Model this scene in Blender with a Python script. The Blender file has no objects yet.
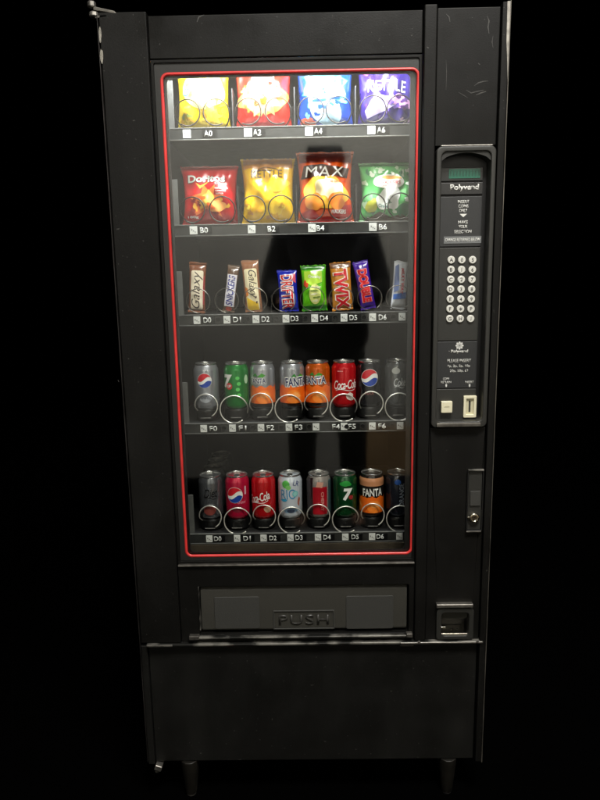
import bpy, bmesh, math, random
from mathutils import Vector, Matrix
random.seed(4)
S = bpy.context.scene
C = S.collection
PI = math.pi

# ------------------------------------------------------------------ camera
CAM = Vector((-0.0034, -1.4312, 1.3011))
YAW, PITCH, ROLL, FPX = -0.01117, 0.1820, -0.01763, 640.0
def cam_axes():
    cy, sy, cp, sp = math.cos(YAW), math.sin(YAW), math.cos(PITCH), math.sin(PITCH)
    F = Vector((sy*cp, cy*cp, -sp)); R = Vector((cy, -sy, 0)); U = R.cross(F)
    c, s = math.cos(ROLL), math.sin(ROLL)
    return c*R+s*U, -s*R+c*U, F
RX, UX, FX = cam_axes()
def at(px, py, Y):
    """point of the real plane y = Y measured from the photograph"""
    d = FX+RX*((px-300)/FPX)-UX*((py-400)/FPX)
    return CAM+d*((Y-CAM.y)/d.y)
cd = bpy.data.cameras.new('camera'); co = bpy.data.objects.new('camera', cd); C.objects.link(co)
cd.sensor_fit = 'VERTICAL'; cd.sensor_height = 36; cd.lens = FPX/800*36
cd.clip_start = 0.01; cd.clip_end = 100
M = Matrix((RX, UX, -FX)).transposed().to_4x4(); M.translation = CAM
co.matrix_world = M
S.camera = co

# ------------------------------------------------------------------ materials
def lin(c):
    return tuple((x/12.92 if x <= .04045 else ((x+.055)/1.055)**2.4) for x in [v/255 for v in c])
MATS = {}
def mat(name, col, rough=.5, metal=0., spec=.5, bump=0., bscale=200., var=0., vscale=30., emit=0., srgb=True, rvar=0., coat=0.):
    if name in MATS: return MATS[name]
    m = bpy.data.materials.new(name); m.use_nodes = True
    nt = m.node_tree; b = nt.nodes['Principled BSDF']
    c = lin(col) if srgb else col
    b.inputs['Base Color'].default_value = (*c, 1); b.inputs['Roughness'].default_value = rough
    b.inputs['Metallic'].default_value = metal; b.inputs['Specular IOR Level'].default_value = spec
    b.inputs['Coat Weight'].default_value = coat
    tc = nt.nodes.new('ShaderNodeTexCoord')
    def noise(sc, det=4):
        n = nt.nodes.new('ShaderNodeTexNoise'); n.inputs['Scale'].default_value = sc; n.inputs['Detail'].default_value = det
        nt.links.new(tc.outputs['Object'], n.inputs['Vector']); return n
    if bump:
        n = noise(bscale); bp = nt.nodes.new('ShaderNodeBump'); bp.inputs['Strength'].default_value = bump
        bp.inputs['Distance'].default_value = .002
        nt.links.new(n.outputs['Fac'], bp.inputs['Height']); nt.links.new(bp.outputs['Normal'], b.inputs['Normal'])
    if var:
        n = noise(vscale, 6); r = nt.nodes.new('ShaderNodeMapRange')
        r.inputs['From Min'].default_value = .3; r.inputs['From Max'].default_value = .7
        r.inputs['To Min'].default_value = 1-var; r.inputs['To Max'].default_value = 1+var
        mx = nt.nodes.new('ShaderNodeMix'); mx.data_type = 'RGBA'; mx.blend_type = 'MULTIPLY'; mx.inputs[0].default_value = 1
        mx.inputs[6].default_value = (*c, 1)
        nt.links.new(n.outputs['Fac'], r.inputs['Value']); nt.links.new(r.outputs['Result'], mx.inputs[7])
        nt.links.new(mx.outputs[2], b.inputs['Base Color'])
    if rvar:
        n = noise(9, 5); r = nt.nodes.new('ShaderNodeMapRange')
        r.inputs['From Min'].default_value = .3; r.inputs['From Max'].default_value = .7
        r.inputs['To Min'].default_value = max(0.03, rough-rvar); r.inputs['To Max'].default_value = rough+rvar
        nt.links.new(n.outputs['Fac'], r.inputs['Value']); nt.links.new(r.outputs['Result'], b.inputs['Roughness'])
    if emit:
        b.inputs['Emission Color'].default_value = (*c, 1); b.inputs['Emission Strength'].default_value = emit
    MATS[name] = m
    return m

def paint_mat(name, base, rough, streak=.5):
    """black enamel over sheet steel: orange peel, dust specks, faint vertical rub marks"""
    m = mat(name, base, rough, spec=.17, bump=.12, bscale=420, srgb=False, rvar=.17)
    nt = m.node_tree; b = nt.nodes['Principled BSDF']; tc = [n for n in nt.nodes if n.type == 'TEX_COORD'][0]
    mp = nt.nodes.new('ShaderNodeMapping'); mp.inputs['Scale'].default_value = (9, 9, 3.2)
    n1 = nt.nodes.new('ShaderNodeTexNoise'); n1.inputs['Scale'].default_value = 1.; n1.inputs['Detail'].default_value = 6
    nt.links.new(tc.outputs['Object'], mp.inputs['Vector']); nt.links.new(mp.outputs['Vector'], n1.inputs['Vector'])
    r1 = nt.nodes.new('ShaderNodeValToRGB'); r1.color_ramp.elements[0].position = .45; r1.color_ramp.elements[1].position = .8
    r1.color_ramp.elements[0].color = (*base, 1); r1.color_ramp.elements[1].color = (*[x*(1+1.6*streak) for x in base], 1)
    nt.links.new(n1.outputs['Fac'], r1.inputs['Fac'])
    n2 = nt.nodes.new('ShaderNodeTexNoise'); n2.inputs['Scale'].default_value = 160; n2.inputs['Detail'].default_value = 2
    nt.links.new(tc.outputs['Object'], n2.inputs['Vector'])
    r2 = nt.nodes.new('ShaderNodeValToRGB'); r2.color_ramp.elements[0].position = .73; r2.color_ramp.elements[1].position = .78
    r2.color_ramp.elements[0].color = (0, 0, 0, 1); r2.color_ramp.elements[1].color = (.055, .055, .05, 1)
    nt.links.new(n2.outputs['Fac'], r2.inputs['Fac'])
    mx = nt.nodes.new('ShaderNodeMix'); mx.data_type = 'RGBA'; mx.blend_type = 'ADD'; mx.inputs[0].default_value = 1
    nt.links.new(r1.outputs['Color'], mx.inputs[6]); nt.links.new(r2.outputs['Color'], mx.inputs[7])
    nt.links.new(mx.outputs[2], b.inputs['Base Color'])
    return m

paint = paint_mat('black_enamel', (.0056, .0054, .0048), .5, .5)
paint_low = paint_mat('black_enamel_kick', (.0080, .0079, .0071), .5, .5)
plastic = mat('black_plastic', (44, 44, 41), .45, bump=.15, bscale=500)
plastic_dark = mat('dark_recess_plastic', (14, 14, 14), .5)
pad_grey = mat('charcoal_pad', (58, 58, 55), .6, bump=.2, bscale=600)
liner = mat('interior_liner', (22, 21, 20), .55, var=.2)
liner_brown = mat('interior_floor_liner', (58, 50, 38), .6, var=.35, vscale=25)
tray_metal = mat('tray_steel', (92, 92, 88), .42, metal=.2, var=.2, vscale=40)
strip_m = mat('price_rail_plastic', (48, 48, 46), .28, var=.2, vscale=60)
rail_lip = mat('price_rail_lip', (120, 120, 114), .3, metal=.3)
label_black = mat('label_black', (12, 12, 12), .35)
white_ink = mat('white_print', (214, 214, 208), .5)
sticker_m = mat('price_sticker', (208, 208, 202), .5, var=.1, vscale=250)
sticker_ink = mat('sticker_print', (120, 120, 116), .5)
wire = mat('coil_steel', (214, 210, 198), .34, metal=.65)
wire_mid = mat('coil_shaded_steel', (120, 116, 108), .3, metal=.95)  # same steel as the lower coils, with shade put into its colour
wire_dark = mat('coil_backlit_steel', (58, 54, 50), .35, metal=.9)  # same steel again, coloured dark to look backlit against bright bags
red_bead = mat('red_gasket', (208, 52, 50), .42, coat=.25, var=.22, vscale=18)
alu = mat('worn_aluminium', (176, 172, 164), .35, metal=.9, var=.35, vscale=60)
alu_dull = mat('dull_aluminium', (104, 101, 95), .45, metal=.75, var=.5, vscale=45)
scuff_m = mat('scuff', (54, 53, 50), .7, var=.5, vscale=300)
cream = mat('cream_plastic', (226, 220, 190), .4, coat=.2)
key_m = mat('key_plastic', (208, 207, 198), .38, coat=.3)
key_ink = mat('key_print', (40, 40, 40), .5)
lcd = mat('display_green', (24, 92, 72), .25, emit=.10)
lcd_seg = mat('display_segment', (20, 78, 61), .3)
chrome = mat('lock_chrome', (220, 214, 196), .2, metal=1.)
rubber = mat('rubber', (22, 22, 22), .7)
leg_m = mat('leg_paint', (24, 22, 18), .45, var=.4, vscale=20)
can_alu = mat('can_aluminium', (206, 206, 204), .25, metal=.9)

def worn_edge_mat():
    m = mat('worn_edge', (70, 70, 66), .4, metal=.5)
    nt = m.node_tree; b = nt.nodes['Principled BSDF']; tc = [n for n in nt.nodes if n.type == 'TEX_COORD'][0]
    n = nt.nodes.new('ShaderNodeTexNoise'); n.inputs['Scale'].default_value = 14; n.inputs['Detail'].default_value = 6
    nt.links.new(tc.outputs['Object'], n.inputs['Vector'])
    r = nt.nodes.new('ShaderNodeValToRGB'); r.color_ramp.elements[0].position = .46; r.color_ramp.elements[1].position = .58
    r.color_ramp.elements[0].color = (.022, .022, .02, 1); r.color_ramp.elements[1].color = (.26, .25, .22, 1)
    nt.links.new(n.outputs['Fac'], r.inputs['Fac']); nt.links.new(r.outputs['Color'], b.inputs['Base Color'])
    return m
worn = worn_edge_mat()
worn_line = mat('rubbed_edge', (112, 108, 100), .4, metal=.4, var=.8, vscale=7)
worn_dark = mat('dark_rubbed_edge', (46, 44, 42), .4, metal=.3, var=.9, vscale=9)

def glass_mat():
    m = bpy.data.materials.new('window_glass'); m.use_nodes = True; nt = m.node_tree
    nt.nodes.clear()
    out = nt.nodes.new('ShaderNodeOutputMaterial'); mix = nt.nodes.new('ShaderNodeMixShader')
    tr = nt.nodes.new('ShaderNodeBsdfTransparent'); gl = nt.nodes.new('ShaderNodeBsdfGlossy')
    tr.inputs['Color'].default_value = (.965, .975, .965, 1)
    gl.inputs['Roughness'].default_value = .045
    fr = nt.nodes.new('ShaderNodeFresnel'); ge = nt.nodes.new('ShaderNodeNewGeometry')
    mr = nt.nodes.new('ShaderNodeMapRange'); mr.inputs['To Min'].default_value = 1.52; mr.inputs['To Max'].default_value = 1/1.52
    nt.links.new(ge.outputs['Backfacing'], mr.inputs['Value']); nt.links.new(mr.outputs['Result'], fr.inputs['IOR'])
    nt.links.new(fr.outputs['Fac'], mix.inputs['Fac']); nt.links.new(tr.outputs[0], mix.inputs[1]); nt.links.new(gl.outputs[0], mix.inputs[2])
    nt.links.new(mix.outputs[0], out.inputs['Surface'])
    return m
glass = glass_mat()

# ------------------------------------------------------------------ mesh helpers
def obj(name, bm, m, parent=None, bevel=0., smooth=False, seg=2, loc=None, recalc=True):
    if recalc and bm.faces: bmesh.ops.recalc_face_normals(bm, faces=bm.faces)
    me = bpy.data.meshes.new(name); bm.to_mesh(me); bm.free()
    for mm in (m if isinstance(m, (list, tuple)) else [m]): me.materials.append(mm)
    if smooth:
        for p in me.polygons: p.use_smooth = True
    o = bpy.data.objects.new(name, me); C.objects.link(o)
    if parent is not None: o.parent = parent
    if loc is not None: o.location = loc
    if bevel:
        b = o.modifiers.new('bevel', 'BEVEL'); b.width = bevel; b.segments = seg; b.limit_method = 'ANGLE'; b.angle_limit = math.radians(40)
        b.harden_normals = False
        for p in me.polygons: p.use_smooth = True
        w = o.modifiers.new('wn', 'WEIGHTED_NORMAL'); w.keep_sharp = True
    return o
def thing(name, label, cat, loc=(0, 0, 0), rot=(0, 0, 0), group=None):
    o = bpy.data.objects.new(name, None); C.objects.link(o); o.location = loc; o.rotation_euler = rot
    o.empty_display_size = .05
    o['label'] = label; o['category'] = cat
    if group: o['group'] = group
    return o
def box(bm, x0, x1, y0, y1, z0, z1):
    v = [bm.verts.new(p) for p in ((x0,y0,z0),(x1,y0,z0),(x1,y1,z0),(x0,y1,z0),(x0,y0,z1),(x1,y0,z1),(x1,y1,z1),(x0,y1,z1))]
    for f in ((0,1,5,4),(1,2,6,5),(2,3,7,6),(3,0,4,7),(4,5,6,7),(3,2,1,0)): bm.faces.new([v[i] for i in f])
    return bm
def bx(*a): return box(bmesh.new(), *a)
def rrect(x0, x1, z0, z1, r, n=6):
    pts = []
    for cx, cz, a0 in ((x1-r, z1-r, 0), (x0+r, z1-r, 90), (x0+r, z0+r, 180), (x1-r, z0+r, 270)):
        for i in range(n+1):
            a = math.radians(a0+90*i/n); pts.append((cx+r*math.cos(a), cz+r*math.sin(a)))
    return pts
def prism(bm, pts, y0, y1):
    a = [bm.verts.new((x, y0, z)) for x, z in pts]; b = [bm.verts.new((x, y1, z)) for x, z in pts]
    n = len(pts)
    bm.faces.new(a); bm.faces.new(b[::-1])
    for i in range(n): bm.faces.new((a[i], a[(i+1) % n], b[(i+1) % n], b[i]))
    return bm
def ring(bm, outer, inner, y0, y1):
    n = len(outer)
    L = [[bm.verts.new((x, y, z)) for x, z in p] for p in (outer, inner) for y in (y0, y1)]
    o0, o1, i0, i1 = L
    for i in range(n):
        j = (i+1) % n
        bm.faces.new((o0[i], o0[j], i0[j], i0[i])); bm.faces.new((o1[i], i1[i], i1[j], o1[j]))
        bm.faces.new((o0[i], o1[i], o1[j], o0[j])); bm.faces.new((i0[i], i0[j], i1[j], i1[i]))
    return bm
def lathe(bm, prof, n=32, axis='z', c=(0, 0, 0), caps=True):
    rings = []
    for r, h in prof:
        rr = []
        for i in range(n):
            a = 2*PI*i/n
            p = (c[0]+r*math.cos(a), c[1]+r*math.sin(a), c[2]+h) if axis == 'z' else (c[0]+r*math.cos(a), c[1]+h, c[2]+r*math.sin(a))
            rr.append(bm.verts.new(p))
        rings.append(rr)
    for k in range(len(rings)-1):
        for i in range(n):
            j = (i+1) % n
            bm.faces.new((rings[k][i], rings[k][j], rings[k+1][j], rings[k+1][i]))
    if caps:
        bm.faces.new(rings[0][::-1]); bm.faces.new(rings[-1])
    return bm
def tube(bm, pts, r, n=8, closed=False, radii=None):
    pts = [Vector(p) for p in pts]; m = len(pts); rings = []
    t0 = (pts[1]-pts[0]).normalized(); up = Vector((0, 0, 1)) if abs(t0.z) < .9 else Vector((1, 0, 0))
    nrm = (up-t0*up.dot(t0)).normalized()
    for i in range(m):
        if closed: t = (pts[(i+1) % m]-pts[i-1]).normalized()
        else: t = (pts[min(i+1, m-1)]-pts[max(i-1, 0)]).normalized()
        nrm = (nrm-t*nrm.dot(t)).normalized(); bn = t.cross(nrm)
        rad = radii[i] if radii else r
        rings.append([bm.verts.new(pts[i]+nrm*(rad*math.cos(2*PI*k/n))+bn*(rad*math.sin(2*PI*k/n))) for k in range(n)])
    for i in range(m if closed else m-1):
        a, b = rings[i], rings[(i+1) % m]
        for k in range(n): bm.faces.new((a[k], a[(k+1) % n], b[(k+1) % n], b[k]))
    if not closed:
        bm.faces.new(rings[0][::-1]); bm.faces.new(rings[-1])
    return bm

# flat artwork in the XZ plane (facing -y)
def text2d(s, w=None, h=None, bold=0., shear=0., rot=0., c=(0, 0), spacing=1.):
    cu = bpy.data.curves.new('t', 'FONT'); cu.body = s; cu.size = 1.; cu.offset = bold; cu.shear = shear
    cu.space_character = spacing; cu.resolution_u = 4; cu.fill_mode = 'FRONT' if hasattr(cu, 'fill_mode') else cu.fill_mode
    o = bpy.data.objects.new('t', cu); C.objects.link(o)
    bpy.context.view_layer.update()
    me = bpy.data.meshes.new_from_object(o.evaluated_get(bpy.context.evaluated_depsgraph_get()))
    bpy.data.objects.remove(o); bpy.data.curves.remove(cu)
    bm = bmesh.new(); bm.from_mesh(me); bpy.data.meshes.remove(me)
    xs = [v.co.x for v in bm.verts]; ys = [v.co.y for v in bm.verts]
    x0, x1, y0, y1 = min(xs), max(xs), min(ys), max(ys)
    sx = w/(x1-x0) if w else None; sy = h/(y1-y0) if h else None
    if sx is None: sx = sy
    if sy is None: sy = sx
    cr, sr = math.cos(rot), math.sin(rot)
    for v in bm.verts:
        x = (v.co.x-(x0+x1)/2)*sx; z = (v.co.y-(y0+y1)/2)*sy
        v.co = (c[0]+x*cr-z*sr, 0, c[1]+x*sr+z*cr)
    return bm
def poly2d(pts, bm=None):
    bm = bm or bmesh.new()
    f = bm.faces.new([bm.verts.new((x, 0, z)) for x, z in pts])
    return bm
def ell(cx, cz, rx, rz, a0=0, a1=360, n=28):
    return [(cx+rx*math.cos(math.radians(a0+(a1-a0)*i/n)), cz+rz*math.sin(math.radians(a0+(a1-a0)*i/n))) for i in range(n+(0 if a1-a0 == 360 else 1))]
def star(cx, cz, r0, r1, n, ph=0, sx=1.):
    return [(cx+sx*(r0 if i % 2 == 0 else r1)*math.cos(PI*i/n+ph), cz+(r0 if i % 2 == 0 else r1)*math.sin(PI*i/n+ph)) for i in range(2*n)]
def blob(cx, cz, rx, rz, amp=.2, n=36, seed=0):
    rnd = random.Random(seed); ph = [rnd.uniform(0, 6.28) for _ in range(5)]
    out = []
    for i in range(n):
        a = 2*PI*i/n; k = 1+amp*sum(math.sin((j+2)*a+ph[j])/(j+1.5) for j in range(5))
        out.append((cx+rx*k*math.cos(a), cz+rz*k*math.sin(a)))
    return out
def decal(bm, fmap, name, m, parent, step=.005, solid=False):
    bmesh.ops.triangulate(bm, faces=bm.faces)
    xs = [v.co.x for v in bm.verts]; zs = [v.co.z for v in bm.verts]
    for ax, lo, hi in ((0, min(xs), max(xs)), (2, min(zs), max(zs))):
        k = math.ceil(lo/step)
        while k*step < hi:
            no = [0, 0, 0]; no[ax] = 1; cp = [0, 0, 0]; cp[ax] = k*step
            bmesh.ops.bisect_plane(bm, geom=bm.verts[:]+bm.edges[:]+bm.faces[:], dist=1e-6, plane_co=cp, plane_no=no)
            k += 1
    for v in bm.verts: v.co = fmap(v.co.x, v.co.z)
    return obj(name, bm, m, parent, smooth=True, recalc=False)
def flat(bm, y, name, m, parent, th=.0004):
    """print or raised lettering on a flat face at depth y"""
    for v in bm.verts: v.co.y = y
    r = bmesh.ops.extrude_face_region(bm, geom=bm.faces[:])
    for v in [g for g in r['geom'] if isinstance(g, bmesh.types.BMVert)]: v.co.y = y-th
    return obj(name, bm, m, parent)

# ------------------------------------------------------------------ setting
fl = bmesh.new(); fl.faces.new([fl.verts.new(p) for p in ((-8, -3.4, 0), (8, -3.4, 0), (8, 8, 0), (-8, 8, 0))])
floor_m = mat('matt_black_floor', (.0008, .0008, .0008), 1., spec=0., srgb=False)
o = obj('floor', fl, floor_m); o['kind'] = 'structure'
wl = bx(-4, 4, -2.86, -2.74, 0.001, 2.6)
o = obj('wall', wl, mat('grey_wall_paint', (226, 223, 212), .8, var=.08, vscale=1.5, bump=.1, bscale=80)); o['kind'] = 'structure'
o = obj('skirting', bx(.30, 3.9, -2.7385, -2.722, .001, .34), mat('tan_skirting', (236, 196, 146), .6, var=.2, vscale=4), None, .004); o['kind'] = 'structure'

# ------------------------------------------------------------------ the machine
VM = thing('vending_machine', 'black glass-fronted snack and drink vending machine with a red outlined lit window', 'vending machine')
P = VM
# shell
b = bmesh.new()
box(b, -.420, -.404, .041, .80, .103, 1.842); box(b, .404, .420, .041, .80, .103, 1.842)
box(b, -.404, .404, .041, .80, 1.826, 1.842); box(b, -.404, .404, .78, .80, .122, 1.826); box(b, -.404, .404, .041, .80, .103, .122)
obj('cabinet', b, paint, P, .002)
b = bmesh.new()
box(b, -.340, -.334, .045, .62, .60, 1.824); box(b, .262, .268, .045, .62, .60, 1.824); box(b, -.334, .262, .612, .62, .60, 1.824)
box(b, -.334, .262, .024, .612, 1.820, 1.824)
obj('interior_liner', b, liner, P)
obj('interior_floor', bx(-.334, .262, .045, .612, .600, .606), liner_brown, P)
obj('interior_apron', bx(-.333, .261, .0955, .0990, .6065, .6500), liner_brown, P)

# door pieces
obj('side_post', bx(-.418, -.3205, -.004, .0405, .440, 1.851), paint, P, .0022)
obj('header', bx(-.3195, .2470, .004, .0200, 1.7625, 1.8455), paint, P, .0022)
obj('centre_post', bx(.2480, .2745, -.007, .0405, .440, 1.852), paint, P, .003)
b = bmesh.new()
box(b, .2755, .4045, .000, .0405, 1.5785, 1.8470)
obj('control_column', b, paint, P, .0022)
b = bmesh.new()
CUP = (.3050, .3860, .447, .5180)
ring(b, rrect(.2755, .4045, .4400, .9680, .0012), rrect(CUP[0], CUP[1], CUP[2], CUP[3], .008), .000, .0405)
obj('lower_column', b, paint, P, .0015)
# outer flange on the right with bare metal at its top
obj('edge_flange', bx(.4055, .4200, -.010, .0405, .108, 1.8520), paint, P, .0015)
b = bmesh.new()
prism(b, [(.4140, 1.8520), (.4202, 1.8520), (.4202, 1.70), (.4185, 1.735), (.4150, 1.775)], -.0112, -.0102)
obj('worn_patch', b, alu, P)
obj('edge_trim', bx(.4203, .4216, -.0125, .030, .108, 1.8535), worn_line, P, .0004)
obj('edge_trim', bx(-.4216, -.4204, -.0060, .030, .112, 1.8500), worn_dark, P, .0004)
for z0, z1 in ((1.795, 1.822), (1.752, 1.782)):
    obj('worn_patch', prism(bmesh.new(), blob(-.4165, (z0+z1)/2, .0028, (z1-z0)/2, .2, 20, int(z0*1000)), -.0062, -.0045), alu, P)

# window
W0, W1, WZ0, WZ1 = -.3190, .2470, .6420, 1.7615
OP = (-.2895, .2245, .6660, 1.7285)
b = ring(bmesh.new(), rrect(W0, W1, WZ0, WZ1, .002), rrect(*OP, .010), .0172, .0205)
obj('window_surround', b, mat('window_border', (10, 10, 10), .5), P)
GP = obj('glass_pane', bx(W0+.001, W1-.001, .0120, .0168, WZ0+.001, WZ1-.001), glass, P)
obj('window_border', ring(bmesh.new(), rrect(W0+.0062, W1-.0062, WZ0+.0062, WZ1-.0062, .004), rrect(-.2985, .2400, .6590, 1.7350, .014), .0085, .0117), mat('border_enamel', (30, 30, 28), .5, bump=.1, bscale=400), P, .0006)
path = [(x, .0108, z) for x, z in rrect(-.2985, .2400, .6590, 1.7350, .014, 8)]
obj('red_gasket', tube(bmesh.new(), path, .0035, 8, True), red_bead, GP, smooth=True)
obj('window_frame', ring(bmesh.new(), rrect(W0-.0003, W1+.0003, WZ0-.0003, WZ1, .001), rrect(W0+.006, W1-.006, WZ0+.006, WZ1-.006, .004), .0055, .0116), paint, P, .001)

# ledge under the window, flap bay
obj('window_ledge', bx(-.3180, .2465, -.0035, .0200, .6370, .6412), alu_dull, P, .0012)
b = ring(bmesh.new(), rrect(-.3195, .2472, .4400, .6362, .001), rrect(-.2735, .2350, .4575, .5830, .004), .002, .0405)
obj('flap_bay', b, paint, P, .0015)
obj('flap_chute', bx(-.2720, .2335, .038, .0403, .4590, .5815), plastic_dark, P)
FL = bpy.data.objects.new('delivery_flap', None)
b = bmesh.new()
prof = [(.0215, .5790), (.0110, .5740), (.0085, .5690), (.0085, .4720), (.0120, .4640), (.0330, .4610), (.0330, .5790)]
for x in (-.2700, .2315): pass
va = [b.verts.new((-.2695, y, z)) for y, z in prof]; vb = [b.verts.new((.2310, y, z)) for y, z in prof]
b.faces.new(va); b.faces.new(vb[::-1])
for i in range(len(prof)): j = (i+1) % len(prof); b.faces.new((va[i], va[j], vb[j], vb[i]))
bpy.data.objects.remove(FL)
FL = obj('delivery_flap', b, mat('flap_plastic', (60, 59, 54), .42, bump=.15, bscale=500), P, .0015)
for pa, pb, pc, pd in ((214, 260, 597, 628), (346, 393, 596, 628)):
    a = at(pa, pc, .008); c = at(pb, pd, .008)
    obj('flap_pad', prism(bmesh.new(), rrect(a.x, c.x, c.z, a.z, .004), .0062, .0083), pad_grey, FL, .0008)
a = at(273, 610.5, .008); c = at(334.5, 628.5, .008)
obj('push_plate', ring(bmesh.new(), rrect(a.x, c.x, c.z, a.z, .0015), rrect(a.x+.003, c.x-.003, c.z+.003, a.z-.003, .001), .0060, .0084), pad_grey, FL, .0008)
flat(text2d('PUSH', w=(c.x-a.x)*.82, h=(a.z-c.z)*.52, bold=.01, c=((a.x+c.x)/2, (a.z+c.z)/2), spacing=1.15), .0084, 'push_lettering', mat('raised_lettering', (56, 55, 52), .35), FL, .0018)
# hinge rod at the flap's left edge and sill below
obj('flap_edge', bx(-.2732, -.2708, -.0010, .012, .470, .584), worn, P, .0006)
b = bx(-.2920, .2380, -.0090, .0015, .4515, .4560)
obj('flap_sill', b, worn, P, .0012)
for x0, x1 in ((-.2990, -.2745), (.228, .243)):
    obj('sill_bracket', bx(x0, x1, -.0115, .0015, .4510, .4610), alu_dull, P, .0015)
obj('door_lip', bx(-.4040, .4135, -.0105, .0400, .4335, .4390), worn, P, .0012)
obj('lip_trim', bx(.2150, .4105, -.0122, -.0107, .4345, .4385), alu, P, .0006)
obj('lip_trim', bx(-.4015, -.3400, -.0122, -.0107, .4345, .4395), alu, P, .0006)
for x in (.258, .3985):
    obj('screw_head', lathe(bmesh.new(), [(.0036, -.0150), (.0030, -.0165)], 14, 'y', (x, 0, .4415)), alu, P, smooth=False)

# kick panel
obj('kick_panel', bx(-.4030, .4030, .0040, .0400, .1060, .4325), paint_low, P, .002)
obj('panel_slot', bx(.2150, .2480, .0022, .0042, .4205, .4225), alu_dull, P)
obj('side_flange', bx(-.4195, -.4040, -.0040, .0405, .1040, .4325), paint_low, P, .0015)
# worn clip at the lower left corner
b = bmesh.new(); box(b, -.4040, -.3860, -.010, .018, .0890, .1030)
bmesh.ops.rotate(b, verts=b.verts, cent=(-.395, 0, .096), matrix=Matrix.Rotation(.35, 3, 'Y'))
box(b, -.4035, -.3950, -.006, .010, .0800, .0905)
obj('corner_clip', b, alu, P, .002)
# top hinge
HG = at(92, 9, .0)
hz = HG.z
b = bmesh.new(); lathe(b, [(.0060, -.006), (.0085, -.004), (.0085, .004), (.0060, .006)], 16, 'z', (HG.x, .0, hz+.008))
lathe(b, [(.0075, -.004), (.0095, -.002), (.0095, .004), (.0070, .006)], 16, 'z', (HG.x+.003, .0, hz-.012))
HO = obj('door_hinge', b, alu, P, smooth=False)
b = bmesh.new()
prism(b, [(HG.x+.004, hz+.004), (HG.x+.046, hz-.0055), (HG.x+.052, hz-.0120), (HG.x+.003, hz-.0030)], -.004, .045)
obj('hinge_arm', b, alu_dull, HO, .0012)
b = bmesh.new(); prism(b, [(HG.x+.006, hz-.014), (HG.x+.030, hz-.0125), (HG.x+.030, hz-.0165), (HG.x+.006, hz-.019)], -.004, .045)
obj('hinge_leaf', b, alu_dull, HO, .0008)

# legs
def leg(x, y, cap):
    b = lathe(bmesh.new(), [(.0130, .004), (.0150, .012), (.0225, .085), (.0230, .1045)], 10, 'z', (x, y, 0))
    l = obj('leg', b, leg_m, P, .002)
    obj('leg_foot', lathe(bmesh.new(), [(.0115, 0), (.0125, .002), (.0125, .0045)], 16, 'z', (x, y, 0)), cap, l)
leg(-.3190, .018, alu_dull); leg(.3420, .018, rubber); leg(-.3300, .70, rubber); leg(.3300, .70, rubber)

# scuffs on the paint
def scuff(pts, y, r=.0009):
    b = bmesh.new()
    prev = [at(px, py, y) for px, py in pts]
    L = [(p.x, p.z) for p in prev]
    n = len(L); up = []; dn = []
    for i, (x, z) in enumerate(L):
        a = L[min(i+1, n-1)]; c = L[max(i-1, 0)]; d = Vector((a[0]-c[0], a[1]-c[1])).normalized()
        w = r*math.sin(PI*(i+.35)/(n-.3)); up.append((x-d.y*w, z+d.x*w)); dn.append((x+d.y*w, z-d.x*w))
    prism(b, up+dn[::-1], y-.0004, y-.0001)
    obj('scuff', b, scuff_m, P)
scuff([(474, 86), (478, 83), (483, 81.5), (488, 81)], 0, .0012); scuff([(466, 90), (471, 93), (477, 91.5), (484, 90)], 0, .0011)
scuff([(476, 95), (481, 93), (486, 91.5)], 0, .0014); scuff([(458, 92), (463, 95), (468, 98)], 0, .0006)
scuff([(487, 16), (489, 21), (488, 27), (489, 34)], 0, .0012); scuff([(446, 14), (449, 17), (450, 22)], 0, .001)
scuff([(493, 36), (492, 42), (493, 48)], 0, .0007); scuff([(478, 63), (479, 64), (480, 65)], 0, .001)
scuff([(204, 15), (199, 17), (197, 22)], .004, .0012); scuff([(427, 47), (428, 48), (429, 48)], -.007, .0013)
scuff([(160, 242), (161, 243)], .0118, .0012)
scuff([(118, 380), (119, 382)], -.004, .0009); scuff([(446, 60), (446.5, 72), (446, 90)], 0, .0005)

# ------------------------------------------------------------------ control panel
BZ = (.2775, .4035, .9695, 1.5770)
arch = rrect(.2890, .3930, .9840, 1.5660, .012)
CP = obj('control_panel', ring(bmesh.new(), rrect(*BZ, .012), arch, -.010, .030), plastic, P, .003)
YI = .022
obj('panel_back', bx(.2880, .3940, YI+.002, .030, .983, 1.567), plastic_dark, CP)
# arched hood that fills the head of the recess
hood = [(.2890, 1.5660), (.2890, 1.5480)]
for i in range(13):
    t = i/12; hood.append((.2895+t*.1030, 1.5480+.0160*math.sin(PI*t)**.6))
hood += [(.3930, 1.5480), (.3930, 1.5660)]
obj('hood', prism(bmesh.new(), hood, -.0060, .0235), mat('hood_plastic', (30, 30, 27), .5), CP)
def prect(pa, pb, pc, pd, y):
    a = at(pa, pc, y); c = at(pb, pd, y); return a.x, c.x, c.z, a.z
XL, XR = .2905, .3845
def plate(name, py0, py1, m, y0=YI-.002, x0=XL, x1=XR, bev=.001):
    a = at(460, py0, y0); c = at(460, py1, y0)
    return obj(name, bx(x0, x1, y0, YI+.0015, c.z, a.z), m, CP, bev), (x0, x1, c.z, a.z)
slate = mat('instruction_plate', (44, 45, 46), .4, bump=.1, bscale=400)
DP, r = plate('display_bezel', 167.5, 181, mat('display_bezel', (34, 36, 36), .3))
x0, x1, z0, z1 = prect(449, 480, 169, 178, YI-.002)
obj('display', bx(x0, x1, YI-.0030, YI-.0021, z0, z1), lcd, DP)
for i in range(10):
    cx = x0+(x1-x0)*(i+.5)/10
    flat(poly2d([(cx-.0018, z0+.004), (cx+.0018, z0+.004), (cx+.0022, z1-.004), (cx-.0014, z1-.004)]), YI-.0030, 'display_digit', lcd_seg, DP, .0002)
NP, r = plate('name_plate', 182.5, 194.5, mat('name_plate', (38, 38, 38), .35), YI-.004)
c = at(464.5, 188, YI-.004)
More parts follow.
